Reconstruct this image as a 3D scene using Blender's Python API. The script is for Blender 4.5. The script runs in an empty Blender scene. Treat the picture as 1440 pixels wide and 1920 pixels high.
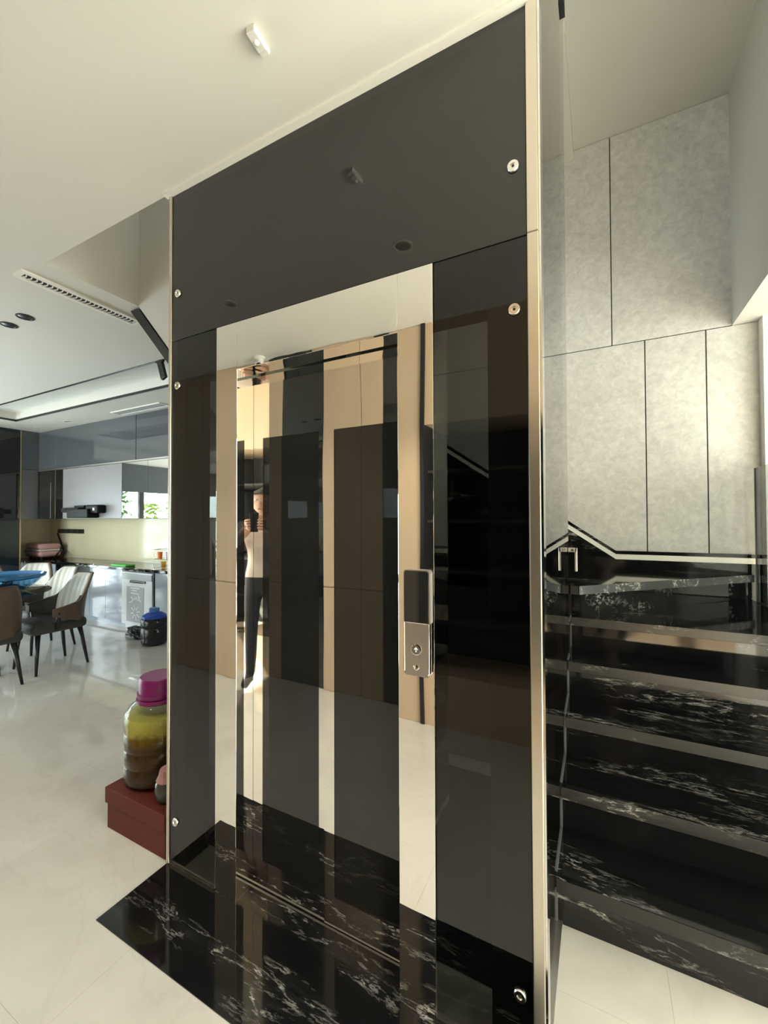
import bpy, bmesh, math, random
from mathutils import Vector, Matrix
random.seed(7)
PI = math.pi
sc = bpy.context.scene
COL = sc.collection

# ------------------------------------------------------------------ camera, world, daylight, exposure
H = 1.45
cam = bpy.data.cameras.new('camera')
cam.sensor_fit = 'HORIZONTAL'; cam.sensor_width = 36.0
cam.lens = 779.3 / 1440 * 36.0
cam.clip_start = 0.01; cam.clip_end = 100
camo = bpy.data.objects.new('camera', cam); COL.objects.link(camo)
yw, pt, rl = math.radians(27.2672), math.radians(0.9228), math.radians(-0.183)
_f = Vector((-math.sin(yw), math.cos(yw), 0)); _r = Vector((math.cos(yw), math.sin(yw), 0)); _u = Vector((0, 0, 1))
FW = _f * math.cos(pt) + _u * math.sin(pt); _u2 = _u * math.cos(pt) - _f * math.sin(pt)
RT = _r * math.cos(rl) + _u2 * math.sin(rl); UP = _u2 * math.cos(rl) - _r * math.sin(rl)
m = Matrix.Identity(4)
for i in range(3):
    m[i][0], m[i][1], m[i][2] = RT[i], UP[i], -FW[i]
m[2][3] = H
camo.matrix_world = m
sc.camera = camo
sc.view_settings.view_transform = 'Standard'; sc.view_settings.look = 'None'
sc.view_settings.gamma = 1.0; sc.view_settings.use_curve_mapping = False
sc.view_settings.exposure = 0.14
w = bpy.data.worlds.new('world'); sc.world = w; w.use_nodes = True
w.node_tree.nodes['Background'].inputs[0].default_value = (0.92, 0.96, 1.0, 1)
w.node_tree.nodes['Background'].inputs[1].default_value = 1.0
sc.cycles.max_bounces = 12; sc.cycles.glossy_bounces = 8; sc.cycles.transparent_max_bounces = 24
sc.cycles.caustics_reflective = False; sc.cycles.caustics_refractive = False
sc.cycles.sample_clamp_indirect = 8.0

def area(name, loc, direction, sx, sy, power, col):
    l = bpy.data.lights.new(name, 'AREA'); l.shape = 'RECTANGLE'; l.size = sx; l.size_y = sy
    l.energy = power; l.color = col
    o = bpy.data.objects.new(name, l); COL.objects.link(o); o.location = loc
    o.rotation_euler = Vector(direction).to_track_quat('-Z', 'Y').to_euler()
    return o
# daylight standing in the garden doors of the dining room and in the glazed entrance
area('garden_daylight', (-9.7, 0.05, 1.3), (1, 0, 0), 5.0, 2.6, 500, (0.87, 0.95, 1.0))
area('added_kitchen_fill', (-6.2, -2.95, 1.3), (0, 1, 0), 3.1, 2.5, 280, (0.90, 0.96, 1.0))  # added source out of view, brightens the kitchen fronts
area('entrance_daylight', (3.55, 1.12, 1.35), (-1, 0, 0), 2.8, 2.6, 330, (1.0, 0.95, 0.86))
area('added_void_fill', (-.4, .85, 3.75), (0, 1, 0), 2.2, .9, 21, (1.0, .96, .88))  # added source out of view, brightens the stair void
# the sun stands over the entrance and reaches the hall floor right of the camera
sn = bpy.data.lights.new('sun', 'SUN'); sn.energy = 42.0; sn.angle = math.radians(.6); sn.color = (1.0, .93, .80)
sno = bpy.data.objects.new('sun', sn); COL.objects.link(sno)
el = math.radians(33); sno.rotation_euler = Vector((-math.cos(el) * .76, -math.cos(el) * .65, -math.sin(el))).to_track_quat('-Z', 'Y').to_euler()

# ------------------------------------------------------------------ materials
MATS = {}
def mat(name, col=(.5, .5, .5), rough=.5, metal=0., ior=1.5, coat=0., trans=0., emit=0., alpha=1., spec=.5):
    if name in MATS: return MATS[name]
    M = bpy.data.materials.new(name); M.use_nodes = True
    b = M.node_tree.nodes['Principled BSDF']
    b.inputs['Base Color'].default_value = (*col, 1); b.inputs['Roughness'].default_value = rough
    b.inputs['Metallic'].default_value = metal; b.inputs['IOR'].default_value = ior
    b.inputs['Coat Weight'].default_value = coat; b.inputs['Coat Roughness'].default_value = .03
    b.inputs['Transmission Weight'].default_value = trans
    b.inputs['Specular IOR Level'].default_value = spec
    if emit:
        b.inputs['Emission Color'].default_value = (*col, 1); b.inputs['Emission Strength'].default_value = emit
    MATS[name] = M
    return M
def N(M, t, **kw):
    n = M.node_tree.nodes.new(t)
    for k, v in kw.items():
        if k.startswith('i_'): n.inputs[k[2:].replace('_', ' ')].default_value = v
        else: setattr(n, k, v)
    return n
def L(M, a, b): M.node_tree.links.new(a, b)
def bsdf(M): return M.node_tree.nodes['Principled BSDF']
def coords(M, scale=(1, 1, 1), rot=(0, 0, 0)):
    # world positions, so that neighbouring pieces differ
    g = N(M, 'ShaderNodeNewGeometry'); mp = N(M, 'ShaderNodeMapping')
    mp.inputs['Scale'].default_value = scale; mp.inputs['Rotation'].default_value = rot
    L(M, g.outputs['Position'], mp.inputs['Vector']); return mp.outputs['Vector']
def ramp(M, fac, stops):
    r = N(M, 'ShaderNodeValToRGB'); e = r.color_ramp.elements
    while len(e) < len(stops): e.new(.5)
    for el, (p, c) in zip(e, stops): el.position = p; el.color = (*c, 1)
    L(M, fac, r.inputs['Fac']); return r.outputs['Color']
def noise(M, vec, scale, detail=4, rough=.55, dist=0.):
    n = N(M, 'ShaderNodeTexNoise'); n.inputs['Scale'].default_value = scale; n.inputs['Detail'].default_value = detail
    n.inputs['Roughness'].default_value = rough; n.inputs['Distortion'].default_value = dist
    L(M, vec, n.inputs['Vector']); return n.outputs['Fac']
def math_(M, op, a, b=None):
    n = N(M, 'ShaderNodeMath', operation=op)
    for i, x in enumerate((a, b)):
        if x is None: continue
        if isinstance(x, (int, float)): n.inputs[i].default_value = x
        else: L(M, x, n.inputs[i])
    return n.outputs[0]
def mixc(M, fac, a, b, mode='MIX'):
    n = N(M, 'ShaderNodeMix', data_type='RGBA', blend_type=mode)
    if isinstance(fac, (int, float)): n.inputs[0].default_value = fac
    else: L(M, fac, n.inputs[0])
    for i, x in ((6, a), (7, b)):
        if isinstance(x, tuple): n.inputs[i].default_value = (*x, 1)
        else: L(M, x, n.inputs[i])
    return n.outputs[2]
def bump(M, h, strength, dist=.01):
    b = N(M, 'ShaderNodeBump'); b.inputs['Strength'].default_value = strength; b.inputs['Distance'].default_value = dist
    L(M, h, b.inputs['Height']); L(M, b.outputs['Normal'], bsdf(M).inputs['Normal'])

def black_marble(name, rot=(0, 0, 0), amount=1.0, scale=(1.6, 5.5, 5.5), cover=.52, base=(.0065, .0068, .0075), rough=.06):
    M = mat(name, (.01, .01, .011), rough, ior=1.5)
    v = coords(M, scale, rot)
    n1 = noise(M, v, 1.9, 10, .66, .35)
    vein = ramp(M, math_(M, 'ABSOLUTE', math_(M, 'SUBTRACT', n1, .5)), [(0, (1, 1, 1)), (.006, (.6, .6, .6)), (.022, (0, 0, 0))])
    mask = ramp(M, noise(M, v, .75, 3, .5), [(cover, (0, 0, 0)), (cover + .13, (1, 1, 1))])
    fine = ramp(M, noise(M, v, 9, 9, .75, .3), [(.42, (0, 0, 0)), (.62, (1, 1, 1))])
    f = math_(M, 'MULTIPLY', math_(M, 'MULTIPLY', vein, mask), fine)
    haze = math_(M, 'MULTIPLY', math_(M, 'MULTIPLY', mask, fine), .035)
    c = mixc(M, math_(M, 'MINIMUM', math_(M, 'ADD', math_(M, 'MULTIPLY', f, 1.5 * amount), haze), .8), base, (.62, .60, .55))
    L(M, c, bsdf(M).inputs['Base Color']); return M

MB_FLOOR = black_marble('black_veined_marble', (0, 0, .35), .85, (1.8, 8, 8), .48)
MB_STEP = black_marble('black_stair_marble', (.1, 0, -.1), .9, (1.5, 7.5, 7.5), .53)
MB_STEP2 = black_marble('black_winder_marble', (0, .75, .3), .8, (1.6, 6.5, 6.5), .52)
MB_EDGE = black_marble('honed_lit_edge', (.2, .1, .2), .6, (2, 6, 6), .52, (.020, .0195, .0185), .24)  # sawn edge; paler base puts light caught by the front faces into the colour

MB_EDGE2 = black_marble('honed_lit_winder_edge', (0, .75, .3), 1.2, (1.6, 6.5, 6.5), .46, (.03, .033, .034), .30)  # paler, bluish base paints in the light reflected by the winder's edge

M = FLOOR = mat('cream_marble_tile', (.7, .66, .58), .055, ior=1.5)
v = coords(M, (1, 1, 1), (0, 0, .5))
c = ramp(M, noise(M, v, 1.4, 7, .6, .9), [(.3, (.60, .57, .51)), (.55, (.68, .65, .585)), (.75, (.715, .685, .625))])
vn = ramp(M, math_(M, 'ABSOLUTE', math_(M, 'SUBTRACT', noise(M, v, .8, 8, .6, 1.4), .5)), [(0, (.16, .16, .16)), (.016, (0, 0, 0))])
L(M, mixc(M, vn, c, (.48, .45, .39)), bsdf(M).inputs['Base Color'])

M = STONE = mat('grey_stucco_panel', (.4, .39, .37), .55)
v = coords(M)
a = noise(M, v, 2.2, 5, .6, .3); b = noise(M, v, 22, 6, .7, .6)
c = mixc(M, .55, ramp(M, a, [(.3, (.44, .43, .405)), (.7, (.62, .605, .57))]), ramp(M, b, [(.32, (.42, .405, .37)), (.68, (.72, .70, .645))]))
L(M, c, bsdf(M).inputs['Base Color']); bump(M, b, .12, .004)

PAINT = mat('cream_ceiling_paint', (.71, .69, .635), .75)
WHITE = mat('white_wall_paint', (.82, .80, .74), .7)
CEILK = mat('white_ceiling_paint', (.80, .80, .76), .7)
M = TAN = mat('tan_wall_veneer', (.50, .36, .235), .35)
L(M, ramp(M, noise(M, coords(M, (1, 1, .25)), 4, 4), [(.3, (.60, .44, .295)), (.7, (.67, .50, .335))]), bsdf(M).inputs['Base Color'])
M = STEEL = mat('mirror_stainless', (.99, .97, .93), .015, metal=1)
bump(M, noise(M, coords(M, (3.2, 3.2, .7)), 1.0, 2, .4), .05, .05)
M = BRUSH = mat('brushed_stainless', (.72, .66, .57), .3, metal=1)
b = noise(M, coords(M, (600, 600, 4)), 1, 2); bump(M, b, .12, .001)
BRUSHP = mat('satin_panel_steel', (.62, .60, .57), .35, metal=1)
CHROME = mat('polished_chrome', (.85, .84, .80), .08, metal=1)
GOLD = mat('bronze_trim', (.55, .45, .30), .3, metal=1)
BLACKGLASS = mat('black_back_painted_glass', (.014, .0145, .014), .015, ior=1.62)
BLACK = mat('black_satin', (.012, .012, .013), .35)
GAP = mat('dark_joint', (.03, .028, .026), .8)
RUBBER = mat('clear_silicone', (.12, .12, .125), .3)
def tinted(name, tint, ior=1.55, glossy=(1, 1, 1)):
    M = bpy.data.materials.new(name); M.use_nodes = True; nt = M.node_tree
    nt.nodes.remove(nt.nodes['Principled BSDF'])
    tr = N(M, 'ShaderNodeBsdfTransparent'); tr.inputs[0].default_value = (*tint, 1)
    gl = N(M, 'ShaderNodeBsdfGlossy'); gl.inputs['Roughness'].default_value = .01; gl.inputs[0].default_value = (*glossy, 1)
    fr = N(M, 'ShaderNodeFresnel'); fr.inputs['IOR'].default_value = ior
    mx = N(M, 'ShaderNodeMixShader')
    gg = N(M, 'ShaderNodeNewGeometry'); inv = N(M, 'ShaderNodeMath', operation='SUBTRACT'); inv.inputs[0].default_value = 1.0
    L(M, gg.outputs['Backfacing'], inv.inputs[1]); mu = N(M, 'ShaderNodeMath', operation='MULTIPLY'); L(M, fr.outputs[0], mu.inputs[0]); L(M, inv.outputs[0], mu.inputs[1])
    L(M, mu.outputs[0], mx.inputs[0]); L(M, tr.outputs[0], mx.inputs[1]); L(M, gl.outputs[0], mx.inputs[2])
    L(M, mx.outputs[0], nt.nodes['Material Output'].inputs['Surface']); return M
TINT = tinted('smoked_tinted_glass', (.52, .53, .52), 1.55)
CLEAR = tinted('clear_glass', (.93, .96, .95), 1.45)
GREYGLASS = tinted('grey_tinted_glass', (.62, .64, .64), 1.45)
TABLEGLASS = tinted('smoked_table_glass', (.38, .41, .41), 1.25)
BLUEGLASS = tinted('blue_pressed_glass', (.28, .62, .93), 1.5)
WINEGLASS = tinted('clear_jar_plastic', (.86, .90, .86), 1.28)
CABDARK = mat('charcoal_gloss_cabinet', (.085, .095, .105), .05, ior=1.7)
CABGREY = mat('pale_grey_gloss_cabinet', (.25, .24, .25), .42, ior=1.55)
CABBASE = mat('silver_grey_gloss_cabinet', (.36, .40, .46), .08, ior=1.5)
NAVY = mat('navy_black_gloss', (.012, .018, .024), .06, ior=1.5)
M = SPLASH = mat('cream_glass_splashback', (.70, .64, .44), .12)
GRANITE = black_marble('granite_worktop', (0, 0, .8), 2.0)

# ------------------------------------------------------------------ mesh helpers
def link(name, me, m, parent=None):
    o = bpy.data.objects.new(name, me); COL.objects.link(o)
    for x in (m if isinstance(m, (list, tuple)) else [m]):
        if x is not None: me.materials.append(x)
    if parent is not None: o.parent = parent
    return o
def from_bm(name, bm, m, parent=None, smooth=False):
    bmesh.ops.recalc_face_normals(bm, faces=bm.faces)
    me = bpy.data.meshes.new(name); bm.to_mesh(me); bm.free()
    if smooth:
        for p in me.polygons: p.use_smooth = True
    return link(name, me, m, parent)
def bm_box(bm, x0, x1, y0, y1, z0, z1, bev=0, seg=2):
    vs = [bm.verts.new((x, y, z)) for x in (x0, x1) for y in (y0, y1) for z in (z0, z1)]
    q = ((0, 1, 3, 2), (4, 6, 7, 5), (0, 4, 5, 1), (2, 3, 7, 6), (0, 2, 6, 4), (1, 5, 7, 3))
    fs = [bm.faces.new([vs[i] for i in f]) for f in q]
    if bev:
        es = list({e for f in fs for e in f.edges})
        bmesh.ops.bevel(bm, geom=es, offset=bev, segments=seg, affect='EDGES', profile=.5)
def box(name, x0, x1, y0, y1, z0, z1, m, parent=None, bev=0, seg=2):
    bm = bmesh.new(); bm_box(bm, x0, x1, y0, y1, z0, z1, bev, seg); return from_bm(name, bm, m, parent)
def boxes(name, L_, m, parent=None, bev=0):
    bm = bmesh.new()
    for b in L_: bm_box(bm, *b, bev)
    return from_bm(name, bm, m, parent)
def bm_prism(bm, pts, off):
    # polygon pts (3-D) swept by vector off
    o = Vector(off); a = [bm.verts.new(p) for p in pts]; b = [bm.verts.new(Vector(p) + o) for p in pts]
    bm.faces.new(a); bm.faces.new(list(reversed(b))); n = len(pts)
    for i in range(n): bm.faces.new((a[i], b[i], b[(i + 1) % n], a[(i + 1) % n]))
def prism(name, pts, off, m, parent=None):
    bm = bmesh.new(); bm_prism(bm, pts, off); return from_bm(name, bm, m, parent)
def bm_lathe(bm, prof, cx=0, cy=0, seg=32, axis='Z', origin=None):
    rings = []
    for r, z in prof:
        ring = []
        for k in range(seg):
            a = 2 * PI * k / seg
            ring.append(bm.verts.new((cx + r * math.cos(a), cy + r * math.sin(a), z)))
        rings.append(ring)
    for i in range(len(rings) - 1):
        for k in range(seg):
            bm.faces.new((rings[i][k], rings[i][(k + 1) % seg], rings[i + 1][(k + 1) % seg], rings[i + 1][k]))
    if prof[0][0] > 1e-6: bm.faces.new(list(reversed(rings[0])))
    if prof[-1][0] > 1e-6: bm.faces.new(rings[-1])
    bmesh.ops.remove_doubles(bm, verts=bm.verts, dist=1e-5)
def lathe(name, prof, loc, m, parent=None, seg=32, smooth=True, direction=None):
    bm = bmesh.new(); bm_lathe(bm, prof, seg=seg)
    q = Vector(direction).to_track_quat('Z', 'Y').to_matrix().to_4x4() if direction else Matrix.Identity(4)
    bmesh.ops.transform(bm, matrix=Matrix.Translation(loc) @ q, verts=bm.verts)
    o = from_bm(name, bm, m, parent, smooth)
    if smooth:
        md = o.modifiers.new('es', 'EDGE_SPLIT'); md.split_angle = math.radians(40)
    return o
def bm_tube(bm, pts, rad, seg=10):
    pts = [Vector(p) for p in pts]; rings = []
    for i, p in enumerate(pts):
        t = (pts[min(i + 1, len(pts) - 1)] - pts[max(i - 1, 0)]).normalized()
        a = t.orthogonal().normalized() if abs(t.z) < .95 else Vector((1, 0, 0)).cross(t).normalized()
        if abs(t.z) < .95: a = t.cross(Vector((0, 0, 1))).normalized()
        b = t.cross(a); r = rad[i] if isinstance(rad, (list, tuple)) else rad
        rings.append([bm.verts.new(p + (a * math.cos(2 * PI * k / seg) + b * math.sin(2 * PI * k / seg)) * r) for k in range(seg)])
    for i in range(len(rings) - 1):
        for k in range(seg): bm.faces.new((rings[i][k], rings[i][(k + 1) % seg], rings[i + 1][(k + 1) % seg], rings[i + 1][k]))
    bm.faces.new(list(reversed(rings[0]))); bm.faces.new(rings[-1])
def tube(name, pts, rad, m, parent=None, seg=10):
    bm = bmesh.new(); bm_tube(bm, pts, rad, seg); return from_bm(name, bm, m, parent, True)
def empty(name, loc=(0, 0, 0), rz=0):
    o = bpy.data.objects.new(name, None); COL.objects.link(o); o.location = loc; o.rotation_euler = (0, 0, rz)
    o.empty_display_size = .1; return o
def tag(o, label, cat, group=None):
    o['label'] = label; o['category'] = cat
    if group: o['group'] = group
    return o
def struct(o, label=None):
    o['kind'] = 'structure'
    if label: o['label'] = label
    return o
def copy_tree(o, parent=None):
    c = o.copy(); COL.objects.link(c); c.parent = parent
    for ch in list(o.children): copy_tree(ch, c)
    return c

# ------------------------------------------------------------------ the setting
CE = 2.85; XL = -8.62; XR = 3.2; YF = -0.45; YD = -2.6; YB = 3.697; YK = 3.86
ZV = 4.46   # ceiling of the stair void

fl = struct(box('floor', XL - .2, XR + .2, YD - .2, YK + .2, -.2, -.0015, mat('tile_grout', (.42, .40, .35), .7)), 'cream marble tiled floor')
tile_me = None
TS = .8
nx = int((XR - XL) / TS) + 1; ny = int((YK - YD) / TS) + 1
for i in range(nx):
    for j in range(ny):
        x0 = XL + i * TS; y0 = YD + j * TS
        if tile_me is None:
            t = box('floor_tile', 0.0003, TS - .0003, .0003, TS - .0003, -.008, 0, FLOOR, fl); tile_me = t.data
        else:
            t = bpy.data.objects.new('floor_tile', tile_me); COL.objects.link(t); t.parent = fl
        t.location = (x0, y0, 0)
sl = box('threshold_slab', -1.63, -.13, .878, 1.162, -.006, .003, MB_FLOOR, fl)
sl['label'] = 'black white-veined marble slab in front of the lift door'

# ceilings
struct(boxes('ceiling', [
    (XL - .1, XR + .1, YD - .1, 1.15, CE, CE + .12),
    (XL - .1, -2.67, 1.15, 2.345, CE, CE + .12),
    (XL - .1, -7.32, 2.345, YK + .1, CE, CE + .12),
    (-7.32, -2.67, 2.83, YK + .1, CE, CE + .12),
    (.85, XR + .1, 1.15, YB + .15, 2.80, CE + .12)], PAINT), 'cream painted ceiling of the hall and dining room')
tr = struct(box('trim_1', -7.32, -2.67, 2.345, 2.83, CE + .12, CE + .2, CEILK), 'raised white light trough in the kitchen ceiling')
box('track_slot', -7.7, -2.67, 2.322, 2.345, CE - .004, CE + .02, BLACK, tr)
box('trough_edging', -7.34, -2.67, 2.825, 2.836, CE - .006, CE + .02, BLACK, tr)
box('trough_edging', -7.33, -7.318, 2.345, 2.836, CE - .006, CE + .02, BLACK, tr)
up = struct(box('ceiling_upper', -2.8, .95, 1.1, YB + .1, ZV, ZV + .1, PAINT), 'ceiling of the stair void')
box('drop_beam', -1.2, -.15, 2.7, YB, ZV - .08, ZV, PAINT, up)
# walls of the void above the ceiling
vd = struct(boxes('wall_void', [
    (.85, .95, 1.16, YB, CE + .12, ZV),
    (-2.77, -2.67, 1.15, YB + .1, CE + .12, ZV),
    (-2.67, .85, 1.05, 1.15, CE + .12, 3.25), (-2.67, .85, 1.05, 1.15, 4.25, ZV), (-2.67, -1.55, 1.05, 1.15, 3.25, 4.25), (.75, .85, 1.05, 1.15, 3.25, 4.25)], PAINT), 'painted walls of the stair void')
cw = struct(empty('added_window_4'), 'unseen upstairs window added to light the stair void')  # made-up window that lets the added fill into the void
for k in range(3):
    a, b = -1.55 + k * 2.3 / 3, -1.55 + (k + 1) * 2.3 / 3
    boxes('window_frame', [(a, a + .04, 1.07, 1.11, 3.25, 4.25), (b - .04, b, 1.07, 1.11, 3.25, 4.25), (a + .04, b - .04, 1.07, 1.11, 3.25, 3.29), (a + .04, b - .04, 1.07, 1.11, 4.21, 4.25)], BLACK, cw)
    box('pane', a + .04, b - .04, 1.086, 1.094, 3.29, 4.21, CLEAR, cw)
# the sloping stringer wall to the left of the shaft
prism('stringer_wall', [(-2.67, 1.67, 2.85), (-1.66, 1.67, 1.732), (-1.66, 1.67, ZV), (-2.67, 1.67, ZV)], (0, .09, 0), WHITE, vd)
prism('stringer_edging', [(-2.75, 1.665, 2.835), (-2.668, 1.665, 2.835), (-1.66, 1.665, 1.732), (-1.66, 1.665, 1.66)], (0, .10, 0), BLACK, vd)
struct(box('trim_2', -1.65, -.13, 1.135, 1.16, CE - .008, CE, WHITE), 'white bead along the ceiling above the lift glass')

# stair back wall with its stucco panels
wb = struct(box('wall_back', -2.9, 1.0, YB + .012, YB + .12, 0, ZV, GAP), 'stair wall clad in grey stucco panels')
g = .0035
def panel(x0, x1, z0, z1): box('stucco_panel', x0 + g, x1 - g, YB, YB + .02, z0 + g, z1 - g, STONE, wb, .0015, 1)
panel(-1.6, -.62, 2.8, ZV); panel(-.62, .109, 2.8, ZV); panel(.109, .86, 2.8, ZV)
panel(-2.6, -1.5, 1.2, 2.8); panel(-1.5, -.6, 1.0, 2.8); panel(-.6, .327, .9, 2.8); panel(.327, .70, .9, 2.8); panel(.70, 1.0, .9, 2.8)
struct(box('wall_right_return', .99, XR + .1, YB - .09, YB + .12, 0, 2.80, WHITE), 'white painted wall right of the stucco panels')
# skirting of the stair wall: black marble with a pale strip, rising to the left
bb = struct(empty('baseboard_back'), 'black marble skirting with a pale strip up the stair wall')
XK = .119; SL = .685
def zz(x, base): return base + max(0, XK - x) * SL
xl = -2.3
A0, A1, A2 = 1.131, 1.171, 1.197
prism('skirting_stone', [(.985, YB - .012, .85), (.985, YB - .012, A0), (XK, YB - .012, A0), (xl, YB - .012, zz(xl, A0)), (xl, YB - .012, .85)], (0, .012, 0), MB_STEP, bb)
prism('skirting_strip', [(.985, YB - .010, A0), (.985, YB - .010, A1), (XK, YB - .010, A1), (xl, YB - .010, zz(xl, A1)), (xl, YB - .010, zz(xl, A0)), (XK, YB - .010, A0)], (0, .010, 0), mat('pale_skirting_strip', (.90, .86, .76), .35), bb)
prism('skirting_cap', [(.985, YB - .012, A1), (.985, YB - .012, A2), (XK, YB - .012, A2), (xl, YB - .012, zz(xl, A2 + .01)), (xl, YB - .012, zz(xl, A1)), (XK, YB - .012, A1)], (0, .012, 0), MB_STEP, bb)

# wall behind the camera: tan veneer with smoked glass strips, then a shelved recess
wf = struct(boxes('wall_front', [(-4.3, -1.13, YF - .15, YF - .012, 0, CE), (-1.13, 1.3, YF - .6, YF - .5, 0, CE),
    (-4.4, -4.3, YD, YF - .012, 0, CE)], TAN), 'tan veneer wall facing the lift')
def tanp(x0, x1, z0, z1, m=TAN, nm='veneer_panel'): box(nm, x0 + .003, x1 - .003, YF - .014, YF, z0 + .003, z1 - .003, m, wf)
for x0, x1 in ((-4.3, -3.4), (-3.4, -2.57), (-2.09, -1.725), (-1.725, -1.525)):
    tanp(x0, x1, .0, .87); tanp(x0, x1, .876, CE)
tanp(-2.57, -2.09, 0, CE, BLACKGLASS, 'smoked_strip'); tanp(-1.525, -1.39, 0, CE, BLACKGLASS, 'smoked_strip'); tanp(-1.39, -1.13, 0, CE)
box('pilaster', -1.13, -1.10, YF - .5, YF + .012, 0, CE, BLACK, wf)
box('recess_plinth', -1.10, 1.3, YF - .5, YF, 0, .36, TAN, wf)
box('recess_header', -1.10, 1.3, YF - .5, YF, 2.12, CE, TAN, wf)
box('recess_back', -1.10, 1.3, YF - .5, YF - .47, .36, 2.12, NAVY, wf)
for k in range(4): box('recess_shelf', -1.10, 1.3, YF - .47, YF - .06, .70 + k * .36, .72 + k * .36, GAP, wf)
struct(box('wall_front_right', 1.3, XR + .1, YF - .15, YF, 0, CE, WHITE), 'white wall beside the entrance')
struct(boxes('wall_dining', [(XL - .1, -7.75, YD - .1, YD, 0, CE), (-4.65, -4.4, YD - .1, YD, 0, CE), (-7.75, -4.65, YD - .1, YD, 2.55, CE)], WHITE), 'white dining room wall with an opening for the added doors')
struct(box('wall_kitchen', XL - .1, -2.6, YK, YK + .12, 0, CE, WHITE), 'white wall behind the kitchen units')
# left wall with tall garden doors, right wall with the glazed entrance
struct(boxes('wall_left', [(XL - .12, XL, 2.45, YK + .1, 0, CE), (XL - .12, XL, YD - .1, -2.35, 0, CE), (XL - .12, XL, -2.35, 2.45, 2.55, CE)], WHITE), 'dining room wall with garden doors')
struct(boxes('wall_right', [(XR, XR + .12, 2.55, YB + .12, 0, CE), (XR, XR + .12, YF - .1, -.3, 0, CE), (XR, XR + .12, -.3, 2.55, 2.65, CE)], WHITE), 'hall wall with the glazed entrance')
def window(nm, x, y0, y1, z1, n, lab):
    e = struct(empty(nm), lab)
    dy = (y1 - y0) / n
    for k in range(n):
        a, b = y0 + k * dy, y0 + (k + 1) * dy
        boxes('window_frame', [(x - .03, x + .03, a, a + .05, 0.003, z1), (x - .03, x + .03, b - .05, b, 0.003, z1), (x - .03, x + .03, a + .05, b - .05, 0.003, .06), (x - .03, x + .03, a + .05, b - .05, z1 - .06, z1)], BLACK, e)
        box('pane', x - .004, x + .004, a + .05, b - .05, .06, z1 - .06, CLEAR, e)
window('window_1', XL - .06, -2.35, 2.45, 2.55, 4, 'tall glazed garden doors of the dining room')
window('window_2', XR + .06, -.3, 2.55, 2.65, 3, 'glazed entrance doors')
e = struct(empty('added_window_3'), 'unseen glazed doors added to light the kitchen fronts')  # made-up doors in front of the added kitchen fill
for k in range(3):
    a, b = -7.75 + k * 3.1 / 3, -7.75 + (k + 1) * 3.1 / 3
    boxes('window_frame', [(a, a + .05, YD - .08, YD - .02, .003, 2.55), (b - .05, b, YD - .08, YD - .02, .003, 2.55), (a + .05, b - .05, YD - .08, YD - .02, .003, .06), (a + .05, b - .05, YD - .08, YD - .02, 2.49, 2.55)], BLACK, e)
    box('pane', a + .05, b - .05, YD - .054, YD - .046, .06, 2.49, CLEAR, e)
bl = struct(boxes('trim_3', [(XL + .02, XL + .04, -2.3, -.15, 2.02, 2.6), (XL + .02, XL + .04, -.13, 2.42, 2.02, 2.6)], mat('charcoal_roman_blind', (.10, .11, .12), .8)), 'charcoal blinds over the garden doors')

# ------------------------------------------------------------------ the lift
FY = 1.16; DY = 1.245
lift = tag(empty('home_lift', (-.88, FY, 0)), 'smoked glass home lift shaft with mirror steel door surround', 'lift')
def lp(o):   # parts keep world coordinates while parented to the lift's base
    o.matrix_parent_inverse = Matrix.Translation((.88, -FY, 0)); return o
GL = []
def glass(x0, x1, z0, z1, m, lab):
    o = lp(box('glass_panel', x0, x1, FY, FY + .012, z0, z1, m, lift, .0015, 1)); o['label'] = lab; return o
glass(-1.617, -.163, 2.2145, 2.845, BLACKGLASS, 'black glass panel above the lift door')
glass(-1.617, -1.346, .012, 2.2115, TINT, 'smoked glass panel left of the lift door')
glass(-.430, -.163, .012, 2.2115, TINT, 'smoked glass panel right of the lift door')
sd = lp(box('side_glass', -.158, -.148, FY + .03, 2.49, .012, 4.40, TINT, lift)); sd['label'] = 'tall smoked glass side pane beside the stairs'
lp(box('side_glass', -1.625, -1.615, FY + .03, 2.49, .012, 2.845, TINT, lift))
lp(box('rear_glass', -1.60, -.17, 2.47, 2.48, .012, 4.40, TINT, lift))
# corner posts behind the glass, steel trims at the edges
lp(box('corner_post', -1.612, -1.55, FY + .02, FY + .14, 0, 2.845, BLACK, lift)); lp(box('corner_post', -.275, -.165, FY + .02, FY + .14, 0, 2.845, BLACK, lift))
lp(box('corner_post', -1.612, -1.55, 2.36, 2.465, 0, 2.845, BLACK, lift)); lp(box('corner_post', -.215, -.165, 2.36, 2.465, 0, 4.40, BLACK, lift))
lp(box('overhead_beam', -1.60, -.17, FY + .02, FY + .10, 2.05, 2.84, BLACK, lift))
for z0, z1 in ((0.003, 2.2125), (2.2135, 2.848)):
    lp(box('corner_trim', -.162, -.133, FY - .006, FY + .028, z0, z1, BRUSH, lift, .002, 2))
    lp(box('corner_trim', -1.634, -1.618, FY - .006, FY + .028, z0, z1, BRUSH, lift, .002, 2))
lp(box('edge_strip', -.1325, -.127, FY + .0, FY + .05, .003, 2.845, CHROME, lift))
lp(box('foot_channel', -.160, -.128, FY + .03, 1.63, .0, .012, BRUSHP, lift))
lp(box('foot_channel', -1.617, -1.346, FY - .008, FY + .002, .003, .012, CHROME, lift)); lp(box('foot_channel', -.43, -.163, FY - .008, FY + .002, .003, .012, CHROME, lift))
lp(box('top_bracket', -.172, -.134, 2.36, 2.44, 4.19, 4.42, BLACK, lift))
zig = [(-.146, 1.634, .012), (-.146, 1.634, .1775), (-.146, 1.60, .1775), (-.146, 1.88, .1775)]
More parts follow.
